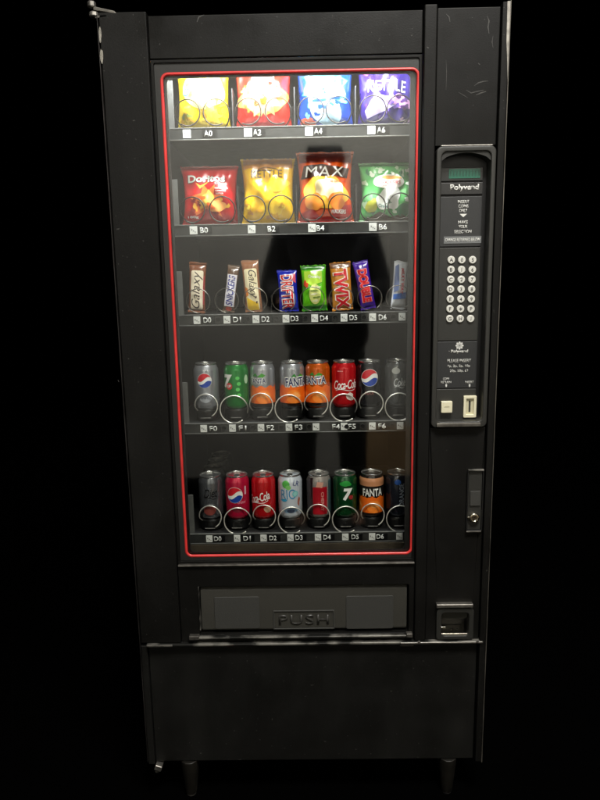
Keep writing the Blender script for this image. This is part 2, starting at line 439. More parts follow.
flat(text2d('Polyvend', w=.0620, h=.0158, bold=.03, c=(c.x, c.z)), YI-.0041, 'name_lettering', white_ink, NP)
IP, r = plate('instruction_plate', 196.5, 246.5, slate)
def ptext(s, px, py, wpx, hpx, parent, y=YI-.0021, bold=.012, m=white_ink, name='lettering'):
    c = at(px, py, y); k = (at(px+wpx/2, py, y)-at(px-wpx/2, py, y)).x; h = (at(px, py-hpx/2, y)-at(px, py+hpx/2, y)).z
    return flat(text2d(s, w=k, h=h, bold=bold, c=(c.x, c.z)), y, name, m, parent)
for s, px, py, w in (('INSERT', 463.5, 201.8, 11.2), ('COINS', 463.4, 206.2, 9.8), ('ONLY', 463.2, 210.6, 8), ('MAKE', 463, 222.2, 9.4), ('YOUR', 463, 226.7, 8.8), ('SELECTION', 462.8, 231.6, 17)):
    ptext(s, px, py, w, 3.3, IP)
c = at(463.3, 215.3, YI-.0021); flat(poly2d([(c.x-.008, c.z+.003), (c.x+.008, c.z+.003), (c.x, c.z-.004)]), YI-.0021, 'arrow', white_ink, IP)
x0, x1, z0, z1 = prect(443.8, 481, 236.6, 243, YI-.002)
LB = obj('change_label', bx(x0, x1, YI-.0032, YI-.0021, z0, z1), mat('grey_label', (108, 110, 110), .5), IP)
flat(text2d('CHANGE RETURNED BELOW', w=(x1-x0)*.93, h=(z1-z0)*.48, bold=.01, c=((x0+x1)/2, (z0+z1)/2)), YI-.0033, 'lettering', white_ink, LB) if False else \
flat(text2d('CHANGE RETURNED BELOW', w=(x1-x0)*.93, h=(z1-z0)*.48, bold=.01, c=((x0+x1)/2, (z0+z1)/2)), YI-.0033, 'label_lettering', white_ink, IP)
KP, r = plate('keypad_plate', 247.6, 340.5, plastic)
rows = ['A05', 'B16', 'C27', 'D38', 'E49', 'F*P', 'GHJ']
for i, row in enumerate(rows):
    for j, ch in enumerate(row):
        t = i/6
        px = (451.2, 461.8, 472.6)[j]*(1-t)+(449.7, 460.2, 470.6)[j]*t; py = 259.9+(318.7-259.9)*t
        c = at(px, py, YI-.004)
        k = obj('keypad_key', lathe(bmesh.new(), [(.0086, -.0022), (.0084, -.0050), (.0072, -.0062), (.0040, -.0058)], 20, 'y', (c.x, YI, c.z)), key_m, KP, smooth=False, bevel=.0006)
        flat(text2d(ch, h=.0078, bold=.01, c=(c.x, c.z)), YI-.0060, 'key_character', key_ink, k, .0003)
CI, r = plate('coin_plate', 341.5, 388.0, slate)
# round petal emblem
c = at(459.5, 345.6, YI-.002); b = bmesh.new()
for i in range(8):
    a = 2*PI*i/8; e = []
    for q in range(10):
        t = 2*PI*q/10; u = .0052+.0042*math.cos(t); v = .0024*math.sin(t)
        e.append((c.x+u*math.cos(a)-v*math.sin(a), c.z+u*math.sin(a)+v*math.cos(a)))
    poly2d(e, b)
flat(b, YI-.0021, 'emblem', white_ink, CI)
ptext('Polyvend', 459.5, 351.6, 17, 3.8, CI, bold=.03)
flat(poly2d(ell(at(449, 351, YI).x, at(449, 351, YI).z, .0007, .0007, n=8)), YI-.0021, 'mark', white_ink, CI)
for s, px, py, w in (('PLEASE INSERT', 459.2, 360.6, 23.5), ('1p, 2p, 5p, 10p', 459, 366.2, 22), ('20p, 50p, £1', 458.8, 371, 18), ('COIN', 446, 378.7, 6), ('RETURN', 446, 382.2, 10.2), ('INSERT', 469.4, 382.0, 8.4)):
    ptext(s, px, py, w, 3.1 if py < 375 else 2.2, CI, bold=.006)
for px in (446, 469.3):
    c = at(px, 385.5, YI); flat(poly2d([(c.x-.0018, c.z+.0035), (c.x+.0018, c.z+.0035), (c.x+.0018, c.z-.001), (c.x, c.z-.0038), (c.x-.0018, c.z-.001)]), YI-.0021, 'arrow', white_ink, CI)
BP, r = plate('button_plate', 389.0, 424, plastic)
x0, x1, z0, z1 = prect(441.3, 452.3, 401.5, 413, YI-.012)
RB = obj('return_button', bx(x0, x1, YI-.013, YI-.002, z0, z1), cream, CP, .002)
obj('dimple_shade', prism(bmesh.new(), ell((x0+x1)/2, (z0+z1)/2+.001, .0062, .0035, 0, 180, 12), YI-.0136, YI-.0129), mat('cream_shade_plastic', (202, 196, 166), .45), RB)  # darker cream half-ellipse paints a dimple's shade on the button
x0, x1, z0, z1 = prect(463.7, 476, 395.8, 417.5, YI-.006)
mx, mz = (x0+x1)/2, (z0+z1)/2
CS = obj('coin_slot', ring(bmesh.new(), rrect(x0, x1, z0, z1, .0025), rrect(x0+.006, x1-.0065, z0+.008, z1-.007, .001), YI-.008, YI-.001), cream, CP, .0012)
obj('slot_funnel', ring(bmesh.new(), rrect(x0+.0058, x1-.0063, z0+.0078, z1-.0068, .001), rrect(mx-.0022, mx+.0022, z0+.012, z1-.012, .001), YI-.0035, YI-.001), mat('cream_inner', (196, 190, 160), .5), CS)
obj('slot_gap', bx(mx-.003, mx+.003, YI-.0019, YI-.0009, z0+.011, z1-.011), mat('slot_black', (4, 4, 4), .8), CS)
# polished lip across the foot of the panel, worn rim across its head
x0, x1, z0, z1 = prect(436.5, 480.5, 423.3, 426.3, -.012)
obj('foot_lip', bx(x0, x1, -.0155, .0205, z0, z1), alu_dull, CP, .0012)
a = at(439, 147.5, -.011); c = at(494, 147, -.011)
obj('rim_highlight', bx(.2870, .3950, -.0085, .002, 1.5772, 1.5790), alu, CP, .0006)  # worn rim; the bright strip also stands in for its highlight

# lock handle
x0, x1, z0, z1 = prect(467.5, 482, 470.5, 530.8, -.004)
LH = obj('lock_handle', ring(bmesh.new(), rrect(x0, x1, z0, z1, .003), rrect(x0+.003, x1-.003, z0+.003, z1-.003, .002), -.006, .0002), plastic_dark, P, .0008)
obj('handle_grip', prism(bmesh.new(), rrect(x0+.0035, x1-.0035, z0+.0035, z1-.0035, .002), -.003, -.0005), plastic, LH, .001)
gx0, gx1, gz0, gz1 = prect(470.2, 480, 491, 505.5, -.004)
obj('handle_pad', prism(bmesh.new(), rrect(gx0, gx1, gz0, gz1, .002), -.0062, -.0031), pad_grey, LH, .001)
obj('handle_cap', bx(x0+.001, x1-.001, -.0085, -.0002, z1-.0012, z1+.0030), worn, LH, .001)
obj('handle_cap', bx(x0+.0005, x1-.003, -.0085, -.0002, z0-.0025, z0+.0012), alu_dull, LH, .001)
c = at(474.6, 518.6, -.012)
LK = obj('lock', lathe(bmesh.new(), [(.0125, -.0032), (.0125, -.0090), (.0110, -.0115), (.0074, -.0120), (.0066, -.0105), (.0062, -.0095)], 28, 'y', (c.x, 0, c.z)), chrome, LH, smooth=False, bevel=.0006)
obj('key_way', bx(c.x-.0009, c.x+.0009, -.0102, -.0094, c.z-.004, c.z+.004), plastic_dark, LK)
obj('lock_tab', lathe(bmesh.new(), [(.0034, -.0035), (.0034, -.0085), (.002, -.0095)], 14, 'y', (c.x-.0125, 0, c.z+.0005)), chrome, LK)

# coin return cup
b = ring(bmesh.new(), rrect(.3005, .3905, .4425, .5225, .008), rrect(.3125, .3790, .4520, .5130, .010), -.0075, .010)
CC = obj('coin_cup', b, plastic, P, .002)
obj('cup_back', bx(.3060, .3855, .0385, .0402, .4475, .5175), mat('cup_black', (6, 6, 6), .4), CC)
for (x0, x1) in ((.3060, .3105), (.3810, .3855)):
    obj('cup_wall', bx(x0, x1, .0105, .0380, .4475, .5175), plastic_dark, CC)
obj('cup_flap', prism(bmesh.new(), [(.3135, .5085), (.3778, .5085), (.3778, .4930), (.3650, .4900), (.3270, .4900), (.3135, .4930)], .004, .0065), mat('cup_flap', (52, 52, 47), .4), CC, .001)
obj('cup_tray', bx(.3110, .3800, -.0030, .0380, .4480, .4560), chrome, CC, .0015)
obj('cup_lug', bx(.3128, .3250, .000, .012, .4665, .4720), chrome, CC, .001)
for x in (.3400, .3520): obj('cup_rivet', lathe(bmesh.new(), [(.0024, .006), (.0018, .0045)], 12, 'y', (x, 0, .4620)), chrome, CC)
x0, x1, z0, z1 = prect(436.5, 473, 604.3, 607.2, -.010)
obj('cup_trim', bx(x0, x1, -.0125, .0006, z0, z1), alu, CC, .0012)

# ------------------------------------------------------------------ lamp in the head of the window
LT = obj('lamp_tube', lathe(bmesh.new(), [(.0095, -.255), (.0105, -.250), (.0105, .250), (.0095, .255)], 20, 'z'), mat('fluorescent_tube', (246, 250, 255), .5, emit=250.), P, smooth=True)
LT.rotation_euler = (0, PI/2, 0); LT.location = (-.036, .0360, 1.7980)

# ------------------------------------------------------------------ trays
YT = .100
TZ = dict(A=1.650, B=1.4385, D=1.2312, F=.9668, G=.6805)
def coil(x, z, R, m, parent, wr=.0013, hand=1, a_start=-60, a_span=330, pitch=.062, turns=4, y0=.1005):
    pts = []; n = 34
    for i in range(n+1):                      # nearly flat front turn
        a = math.radians(a_start+hand*a_span*i/n)
        pts.append((x+R*math.cos(a), y0+.012*i/n, z+R*math.sin(a)))
    a0 = a_start+hand*a_span
    a1 = (-90-a0+180) % 360-180
    for i in range(1, 13):                    # sweeps under the goods and runs back along the tray
        t = i/12; a = math.radians(a0+a1*min(1, t*1.2))
        pts.append((x+R*math.cos(a), y0+.012+.05*t, z+R*math.sin(a)))
    pts.append((x, y0+.30, z-R)); pts.append((x, y0+.44, z-R))
    return obj('coil', tube(bmesh.new(), pts, wr, 7), m, parent, smooth=True)
TR = {}
for key, z in TZ.items():
    b = bmesh.new(); box(b, -.330, .258, YT+.004, .58, z-.004, z-.0015)
    box(b, -.330, .258, .574, .578, z-.0015, z+.03)
    t = obj('tray', b, tray_metal if key in 'AB' else liner, P)
    TR[key] = t
    obj('side_plate', bx(-.3285, -.2935, YT+.0045, YT+.006, z-.0014, z+.100), tray_metal, t, .0004)
    lo = z-.0265
    rl = obj('price_rail', prism(bmesh.new(), [(-.330, lo), (.258, lo), (.258, z-.0042), (-.330, z-.0042)], YT-.0010, YT+.0035), strip_m, t, .0006)
    obj('rail_lip', bx(-.330, .258, YT-.0022, YT+.0038, z-.0040, z-.0018), rail_lip if key in 'AB' else tray_metal, t, .0004)  # lips of the upper trays coloured lighter, standing in for lamp glare
    obj('rail_lip', bx(-.330, .258, YT-.0020, YT+.0034, lo-.0022, lo-.0002), rail_lip if key == 'A' else tray_metal, t, .0004)
LABELS = dict(
    A=[(186.8, 208, 'A0'), (248, 257, 'A2'), (309, 318, 'A4'), (371.3, 381, 'A6')],
    B=[(193.6, 204, 'B0'), (251.7, 271.5, 'B2'), (312, 320.3, 'B4'), (372.8, 382.8, 'B6')],
    D=[(197, 207.3, 'D0'), (227, 237, 'D1'), (256, 265.5, 'D2'), (286, 294.5, 'D3'), (314.7, 324, 'D4'), (344, 353.2, 'D5'), (372.5, 382.5, 'D6'), (402, None, None)],
    F=[(203.8, 213.4, 'F0'), (232.5, 242.6, 'F1'), (261, 270.5, 'F2'), (289, 298.6, 'F3'), (316, 336, 'F4'), (344, 352, 'F5'), (372.2, 382, 'F6'), (400, None, None)],
    G=[(209.4, 217.8, 'D0'), (237.2, 247, 'D1'), (263.6, 273, 'D2'), (290.5, 299, 'D3'), (318, 327, 'D4'), (345.3, 355, 'D5'), (372, 380, 'D6'), (399.3, None, None)])
for key, rowl in LABELS.items():
    z = TZ[key]-.0150; t = TR[key]; xs = [at(r[0], 400, YT).x for r in rowl]
    for (sx, tx, s) in rowl:
        ref = {'A': 131, 'B': 229, 'D': 319, 'F': 427, 'G': 538}[key]
        x = at(sx, ref, YT).x; hw = .0088 if key in 'AB' else .0080
        pt = obj('price_tag', bx(x-hw, x+hw, YT-.0024, YT-.0012, z-.0088, z+.0092), sticker_m, t, .0003)
        b = bmesh.new()
        for q in range(3):
            xx = x+(-.004+.004*q); poly2d([(xx-.0012, z+.004-.003*q), (xx+.0016, z+.003-.003*q), (xx+.0012, z-.001-.002*q), (xx-.0014, z-.0005-.002*q)], b)
        flat(b, YT-.0024, 'tag_print', sticker_ink, pt, .0002)
        if s:
            tx = at(tx, ref, YT).x
            sl = obj('selection_label', bx(tx-.0135, tx+.0190, YT-.0018, YT-.0011, z-.0088, z+.0088), label_black, t, .0002)
            flat(text2d(s, w=.0185, h=.0125, bold=.012, c=(tx, z)), YT-.0018, 'selection_lettering', white_ink, sl, .0003)
            cx = tx+.026
            if key in 'DF': obj('rail_clip', lathe(bmesh.new(), [(.0060, -.0012), (.0055, -.0030), (.003, -.0026)], 14, 'y', (cx, YT, z)), label_black, t)

def lerp(a, b, t): return a+(b-a)*t
COILX = {}
for key, pl, pr, n, ref in (('D', 198, 398.5, 8, 299), ('F', 206, 399, 8, 405), ('G', 210, 400, 8, 515)):
    x0, x1 = at(pl, ref, .105).x, at(pr, ref, .105).x
    COILX[key] = [lerp(x0, x1, i/7) for i in range(8)]
COILX['A'] = [at(p, 112, .105).x for p in (187, 216, 248, 278, 311, 339, 373, 400)]
COILX['B'] = [at(p, 208, .105).x for p in (192, 222, 253, 281, 312, 341, 373, 400.5)]
for key in 'ABDFG':
    for i, x in enumerate(COILX[key]):
        hand = 1 if (i % 2 == 0) else -1
        if key in 'AB': coil(x, TZ[key]+.0318, .0290, wire_dark, TR[key], .0015, hand, -90-hand*30, 300)
        elif key == 'D': coil(x, TZ[key]+.0300, .0285, wire_mid, TR[key], .0011, 1, -60, 330)
        else:
            big = (i % 2 == 1); R = .0335 if big else .0285
            if big: coil(x, TZ[key]+R+.0008-(.004 if key == 'F' else .006), R, wire, TR[key], .0016, -1, -50, 285)
            else: coil(x, TZ[key]+.0405, R, wire, TR[key], .0015, 1, -62, 250)
# black dividers between columns
for key in 'AB':
    xs = COILX[key]
    for i in (1, 3, 5):
        xm = (xs[i]+xs[i+1])/2
        obj('divider', bx(xm-.0012, xm+.0012, .118, .56, TZ[key]-.0012, TZ[key]+.085), liner, TR[key], .0003)
for key in 'DFG':
    for i in range(7):
        xm = (COILX[key][i]+COILX[key][i+1])/2
        obj('divider', bx(xm-.0008, xm+.0008, .180, .56, TZ[key]-.0012, TZ[key]+.040), liner, TR[key])

# ------------------------------------------------------------------ bags and bars
def foil(name, col, rough=.26): return mat(name, col, rough, spec=.7, bump=.55, bscale=42, coat=.35)
def sachet(name, label, cat, loc, w, h, t, m, lean=0., tilt=0., yaw=0., crimp=.055, seed=0, group=None, flare=.11, crimp_m=None, n=(40, 52), wr=1.5):
    """pillow pack: welded top and bottom crimps, puffed front and back"""
    root = thing(name, label, cat, loc, (tilt, lean, yaw), group)
    rnd = random.Random(seed); ph = [rnd.uniform(0, 6.28) for _ in range(10)]
    def half(v): return w/2*((1-flare)+flare*(2*v-1)**2)
    def puff(u, v):
        q = min(max((v-crimp)/(1-2*crimp), 0), 1)
        e = max(0, 1-abs(u)**2.4)**.55*max(0, math.sin(PI*q))**.5
        wk = .0030*math.sin(5.5*u+4*v+ph[0])*math.sin(6*v+2.2*u+ph[1])+.0016*math.sin(11*u-9*v+ph[2])+.0012*math.sin(17*v+5*u+ph[3])
        fan = (.0022*math.sin(15*u+ph[4])*math.exp(-q/.16)+.0022*math.sin(13*u+ph[5])*math.exp(-(1-q)/.16))*max(0, 1-u*u)
        return t*e+wr*(wk*e+fan*min(1, q*12, (1-q)*12)*(t/.028))
    def front(x, z, off=0.):
        v = min(max(z/h, 0), 1); u = min(max(x/half(v), -1), 1)
        zig = .0006*math.sin(z*2600) if (v < crimp or v > 1-crimp) else 0
        return Vector((x, -puff(u, v)-off+zig*0, z))
    b = bmesh.new(); nu, nv = n
    for side in (-1, 1):
        G = []
        for j in range(nv+1):
            v = j/nv; row = []
            for i in range(nu+1):
                u = -1+2*i/nu; u = math.copysign(abs(u)**.8, u)
                y = -puff(u, v) if side < 0 else puff(u, v)*.8
                zz = v*h+(.0012*math.sin(u*w*1400) if j in (0, nv) else 0)
                row.append(b.verts.new((u*half(v), y, zz)))
            G.append(row)
        for j in range(nv):
            for i in range(nu): b.faces.new((G[j][i], G[j][i+1], G[j+1][i+1], G[j+1][i]) if side < 0 else (G[j][i], G[j+1][i], G[j+1][i+1], G[j][i+1]))
    bmesh.ops.remove_doubles(b, verts=b.verts, dist=.00005)
    body = obj('wrapper', b, m, root, smooth=True)
    def art(bm2, mm, name='print', layer=1, step=.004):
        # clip to the outline of the pack
        for co_, no_ in (((0, 0, .0008), (0, 0, -1)), ((0, 0, h-.0008), (0, 0, 1))):
            bmesh.ops.bisect_plane(bm2, geom=bm2.verts[:]+bm2.edges[:]+bm2.faces[:], plane_co=co_, plane_no=no_, clear_outer=True)
        for s in (-1, 1):
            bmesh.ops.bisect_plane(bm2, geom=bm2.verts[:]+bm2.edges[:]+bm2.faces[:], plane_co=(s*w/2*(1-flare)*.99, 0, 0), plane_no=(s, 0, 0), clear_outer=True)
        if not bm2.faces: bm2.free(); return
        decal(bm2, lambda x, z: front(x, z, .0006+.00035*layer), name, mm, body, step)
    return root, body, art
ink = {}
def I(r, g, bl, rough=.3):
    k = (r, g, bl)
    if k not in ink: ink[k] = mat('ink_%d' % len(ink), k, rough, spec=.6, bump=.45, bscale=42, coat=.25)
    return ink[k]
WHT, BLK, RED, YEL, NAVY = I(238, 236, 230), I(16, 14, 14), I(200, 24, 30), I(240, 200, 40), I(24, 34, 110)
YB = .150
def sprinkle(art, n, cols, x0, x1, z0, z1, r0, r1, seed, layer):
    rr = random.Random(seed)
    for i in range(n):
        art(poly2d(blob(rr.uniform(x0, x1), rr.uniform(z0, z1), rr.uniform(r0, r1), rr.uniform(r0, r1)*.8, .45, 18, seed*50+i)), cols[i % len(cols)], layer=layer+.12*(i % 4))
def bag_at(pxl, pxr, key, ref, h, **k):
    a, c = at(pxl, ref, .130), at(pxr, ref, .130)
    return dict(loc=((a.x+c.x)/2, YB, TZ[key]+.0002), w=c.x-a.x, h=h, t=.030, **k)
GA = 'crisp bags on the top shelf'; GB = 'crisp bags on the second shelf'
TLT = -.05
# --- top shelf
r, b_, art = sachet('crisp_bag', 'yellow crisp bag with a pale top, left end of the top shelf', 'crisp bag', m=foil('foil_yellow', (206, 176, 14)), **bag_at(175, 231, 'A', 120, .158), seed=1, tilt=TLT, group=GA)
art(poly2d(blob(.004, .088, .043, .050, .12, seed=3)), I(226, 216, 130)); art(poly2d(ell(-.036, .080, .0085, .0085)), I(70, 130, 150), layer=2); art(poly2d(ell(-.036, .080, .0060, .0055)), WHT, layer=3)
art(poly2d(star(.02, .030, .026, .014, 9)), I(240, 204, 60), layer=2)
sprinkle(art, 12, [I(196, 150, 10), I(236, 206, 40), I(120, 130, 60)], -.05, .05, .012, .060, .003, .009, 31, 3)
sprinkle(art, 6, [I(206, 190, 90), I(180, 190, 120)], -.03, .04, .064, .110, .003, .007, 32, 3)
art(poly2d(blob(-.030, .040, .014, .012, .25, 30, 41)), I(236, 190, 20), layer=2)
r, b_, art = sachet('crisp_bag', 'orange red crisp bag with white burst and white name strip, top shelf', 'crisp bag', m=foil('foil_red', (180, 28, 14)), **bag_at(234, 293, 'A', 120, .158), seed=2, tilt=TLT, group=GA)
art(poly2d(blob(0, .060, .050, .034, .2, seed=8)), I(240, 150, 70)); art(poly2d(star(.0, .064, .045, .030, 11, .2)), I(232, 176, 120), layer=2)
art(poly2d(rrect(-.024, .026, .098, .110, .003)), WHT, layer=2); art(text2d('WALKERS', w=.044, h=.007, bold=.02, c=(.001, .104)), RED, layer=3)
art(poly2d([(-.05, .012), (-.008, .020), (0, .034), (.008, .020), (.05, .012), (.06, 0), (-.06, 0)]), RED, layer=3)
sprinkle(art, 14, [I(220, 110, 30), I(206, 70, 20), I(240, 190, 90)], -.045, .045, .030, .090, .003, .010, 33, 3)
r, b_, art = sachet('crisp_bag', 'bright blue crisp bag with big white centre on the top shelf', 'crisp bag', m=foil('foil_blue', (8, 56, 150)), **bag_at(296, 355, 'A', 120, .158), seed=3, tilt=TLT, group=GA)
art(poly2d(star(0, .085, .055, .036, 8, .3)), I(70, 190, 214)); art(poly2d(blob(0, .050, .040, .042, .15, seed=5)), I(170, 206, 226), layer=2)
art(poly2d(blob(-.01, .092, .022, .010, .3, seed=6)), I(160, 214, 226), layer=2)
art(poly2d(blob(-.04, .014, .018, .008, .2, seed=61)), I(210, 90, 60), layer=3)
sprinkle(art, 14, [I(30, 120, 190), I(100, 190, 210), I(20, 70, 160)], -.05, .05, .020, .115, .003, .010, 34, 3)
art(poly2d([(-.03, .052), (.034, .058), (.034, .064), (-.03, .058)]), I(20, 70, 160), layer=4)
r, b_, art = sachet('crisp_bag', 'purple crisp bag reading KETTLE at the right end of the top shelf', 'crisp bag', m=foil('foil_purple', (44, 26, 110)), **bag_at(357, 417, 'A', 120, .158), seed=4, tilt=TLT, group=GA)
art(text2d('KETTLE', w=.086, h=.024, bold=.008, rot=-.04, c=(-.001, .084), spacing=1.1), WHT, layer=2)
art(poly2d([(-.05, .034), (-.028, .066), (.016, .060), (.020, .044), (-.01, .030), (-.045, .018)]), I(176, 160, 214)); art(poly2d(blob(.034, .050, .022, .014, .3, seed=9)), I(206, 150, 200), layer=2)
art(poly2d([(-.062, .120), (-.03, .130), (-.045, .108)]), I(230, 80, 120), layer=1)
sprinkle(art, 12, [I(110, 80, 170), I(206, 170, 210), I(70, 30, 100)], -.05, .05, .012, .062, .003, .009, 35, 3)
# --- second shelf
r, b_, art = sachet('crisp_bag', 'red tortilla chip bag with flames and white lettering, left end of the second shelf', 'crisp bag', m=foil('foil_deep_red', (196, 10, 18)), **bag_at(180, 239, 'B', 210, .136), seed=11, tilt=TLT, group=GB)
art(poly2d([(-.046, .062), (-.018, .070), (-.012, .090), (.0, .076), (.016, .088), (.012, .066), (.036, .064), (.016, .046), (.03, .016), (-.006, .034), (-.034, .020), (-.028, .046)]), I(238, 120, 40))
art(poly2d([(-.024, .060), (-.004, .068), (.0, .078), (.012, .064), (.012, .050), (.022, .030), (-.002, .042), (-.022, .034)]), I(250, 206, 80), layer=2)
art(poly2d(blob(.018, .040, .018, .016, .2, seed=4)), I(250, 170, 90), layer=3)  # pale blob painted as a bright highlight
art(text2d('Doritos', w=.090, h=.0185, bold=.055, c=(-.005, .1035)), BLK, layer=2); art(text2d('Doritos', w=.087, h=.0170, bold=.032, c=(-.005, .1035)), WHT, layer=3)
art(poly2d([(-.030, .094), (-.020, .080), (.004, .098), (-.019, .087)]), I(250, 180, 60), layer=3)
for i, ww in enumerate((.030, .024, .018)): art(text2d('TORTILLA CHIPS'[:14-3*i], w=ww, h=.0035, bold=.02, c=(.030-i*.002, .080-i*.0062)), WHT, layer=2)
art(text2d('180g', w=.026, h=.0065, bold=.03, c=(-.040, .017)), WHT, layer=3)
sprinkle(art, 12, [I(230, 100, 30), I(250, 190, 60), I(150, 14, 20)], -.05, .05, .010, .060, .003, .009, 36, 3.4)
r, b_, art = sachet('crisp_bag', 'plain yellow crisp bag with dark arched name, second shelf', 'crisp bag', m=foil('foil_gold_yellow', (244, 190, 0)), **bag_at(240.5, 296, 'B', 210, .150), seed=12, tilt=TLT, group=GB)
art(poly2d([(-.07, .152), (.07, .152), (.07, .124), (.03, .128), (-.01, .122), (-.04, .127), (-.07, .121)]), I(200, 130, 40))  # brown top band puts the upper shelf's shadow into the colour
art(text2d('KETTLE', w=.072, h=.018, bold=.005, c=(-.002, .112)), I(90, 56, 10), layer=2)
art(poly2d(ell(0, .118, .026, .010, 0, 180)+ell(0, .118, .024, .007, 180, 0)), I(120, 80, 24), layer=3)
art(poly2d(blob(.012, .034, .024, .018, .25, seed=14)), I(250, 206, 30)); art(poly2d(blob(.026, .085, .024, .014, .25, seed=15)), I(250, 212, 40))  # paler blobs paint the lamp's glints on the foil
sprinkle(art, 10, [I(226, 166, 0), I(250, 220, 60), I(206, 140, 0)], -.05, .05, .010, .060, .003, .009, 37, 2)
r, b_, art = sachet('crisp_bag', 'tall orange and red crisp bag reading MAX on a black band', 'crisp bag', m=foil('foil_orange', (224, 84, 14)), **bag_at(296.5, 355, 'B', 210, .163), seed=13, tilt=TLT, group=GB)
art(poly2d([(-.07, .160), (.07, .160), (.07, .136), (-.07, .136)]), I(140, 40, 24))  # darker top band: shadow of the shelf above, painted on
art(poly2d(blob(0, .068, .048, .040, .12, seed=16)), I(250, 190, 70)); art(poly2d(blob(.010, .074, .034, .024, .2, seed=17)), I(252, 232, 180), layer=2)
art(poly2d([(-.058, .098), (-.050, .128), (-.01, .132), (.02, .126), (.056, .122), (.050, .098), (.018, .106), (-.02, .102)]), I(60, 36, 24), layer=3)
art(text2d('MAX', w=.090, h=.024, bold=.0, shear=.12, c=(-.002, .114), spacing=1.12), WHT, layer=4)
art(text2d('FLAME GRILLED', w=.05, h=.005, bold=.02, c=(.022, .091)), I(150, 40, 30), layer=3)
art(poly2d([(-.06, .022), (-.03, .030), (-.012, .012), (.014, .014), (.026, .034), (.06, .040), (.07, 0), (-.07, 0)]), I(186, 28, 24), layer=3)
art(poly2d(blob(-.026, .046, .020, .020, .15, seed=18)), I(244, 150, 60), layer=3); art(poly2d(blob(.026, .048, .020, .018, .2, seed=19)), I(240, 140, 60), layer=4)
art(text2d('WALKERS', w=.036, h=.009, bold=.03, c=(.030, .024)), WHT, layer=5)
r, b_, art = sachet('crisp_bag', 'green and white crisp bag with a red edged oval, right end of the second shelf', 'crisp bag', m=foil('foil_green', (90, 178, 96)), **bag_at(359, 418, 'B', 210, .136), seed=14, tilt=TLT, group=GB)
rn = random.Random(5)
for i in range(34): art(poly2d(blob(rn.uniform(-.055, .055), rn.uniform(.016, .122), rn.uniform(.004, .010), rn.uniform(.004, .009), .4, 24, i)), [I(190, 220, 180), I(120, 190, 120), I(226, 236, 216), I(40, 110, 66)][i % 4], layer=1+(i % 4)*.3)
art(poly2d(ell(0, .088, .036, .017)), I(246, 240, 226), layer=3); art(poly2d(ell(0, .094, .030, .008, 0, 180)), I(232, 170, 90), layer=4)
art(text2d('WALKERS', w=.050, h=.009, bold=.02, c=(.002, .086)), I(206, 70, 80), layer=4); art(text2d('CHEESE', w=.028, h=.004, bold=.01, c=(-.006, .078)), I(206, 80, 90), layer=4)
art(poly2d(blob(.0, .050, .030, .024, .2, seed=20)), I(244, 244, 236), layer=2); art(poly2d(blob(-.040, .034, .012, .016, .2, seed=21)), I(200, 200, 70), layer=3)
art(poly2d(blob(.040, .026, .022, .013, .2, seed=22)), I(40, 120, 70), layer=3); art(text2d('Onion', w=.024, h=.008, bold=.02, rot=-.1, c=(-.012, .034)), I(60, 120, 110), layer=3)
art(poly2d([(-.05, .006), (-.02, .022), (.006, .010), (.03, .016), (.06, .006), (.06, 0), (-.06, 0)]), I(86, 66, 44), layer=3)

# --- chocolate bars
GC = 'chocolate bars on the third shelf'
def bar(label, pxb, pyb, pxt, pyt, wpx, m, seed, y=.1275, cat='chocolate bar', tilt=-.02, t=.0115, yaw=0., h=None):
    a, c = at(pxb, pyb, y-.01), at(pxt, pyt, y-.01)
    z0 = TZ['D']+.0004
    w = wpx*(at(pxb+.5, pyb, y-.01)-at(pxb-.5, pyb, y-.01)).x
    hh = (c.z-z0)*1.0; lean = math.atan2(c.x-a.x, c.z-z0)
    z0 += abs(math.sin(lean))*w/2
    return sachet('chocolate_bar', label, cat, (a.x, y, z0), w, hh/math.cos(lean)-abs(math.sin(lean))*w/2, t, m, lean=lean, tilt=tilt, seed=seed, group=GC, flare=.05, crimp=.06, n=(18, 44), yaw=yaw, wr=.45)
D90 = -PI/2
r, b_, art = bar('cream and brown bar with dark script, first on the left of the third shelf', 196, 313, 197, 262, 17.5, foil('foil_brown', (130, 70, 34)), 21)
art(poly2d(rrect(-.0135, .0150, .008, .100, .004)), I(244, 230, 204)); art(poly2d([(.0150, .02), (.0185, .02), (.0185, .09), (.0150, .085)]), I(170, 50, 50)); art(text2d('Galaxy', w=.088, h=.026, bold=0, shear=.35, rot=PI/2, c=(.001, .054)), I(52, 30, 24), layer=2)
r, b_, art = bar('narrow leaning bar, white with blue lettering, beside the cream and brown bar', 228, 313, 233.5, 265, 12, foil('foil_bar_brown', (96, 70, 50)), 22)
art(poly2d(rrect(-.0115, .0115, .013, .089, .001)), I(232, 228, 236)); art(text2d('SNICKERS', w=.072, h=.0165, bold=.02, shear=.25, rot=PI/2, c=(0, .051)), I(34, 42, 140), layer=2)
art(poly2d(ell(0, .0075, .008, .005)), I(190, 60, 40), layer=2)
r, b_, art = bar('gold and cream bar with dark script and yellow foot, just left of a blue bar', 254, 313, 249, 260, 17.5, foil('foil_bar_gold', (150, 96, 60)), 23)
art(poly2d(rrect(-.0150, .0150, .004, .102, .004)), I(244, 230, 190)); art(text2d('Galaxy', w=.066, h=.024, bold=0, shear=.35, rot=D90, c=(.001, .066)), I(54, 34, 26), layer=2)
art(poly2d([(-.014, .036), (0, .026), (.012, .020), (.013, .004), (-.014, .004)]), I(246, 200, 10), layer=2)
art(poly2d([(-.0149, .060), (-.010, .056), (-.009, .040), (-.0149, .036)]), I(214, 120, 30), layer=2)
art(poly2d(blob(.008, .034, .002, .003, .2, 12, 1)), I(70, 40, 30), layer=3); art(poly2d(blob(.009, .022, .002, .003, .2, 12, 2)), I(70, 40, 30), layer=3)
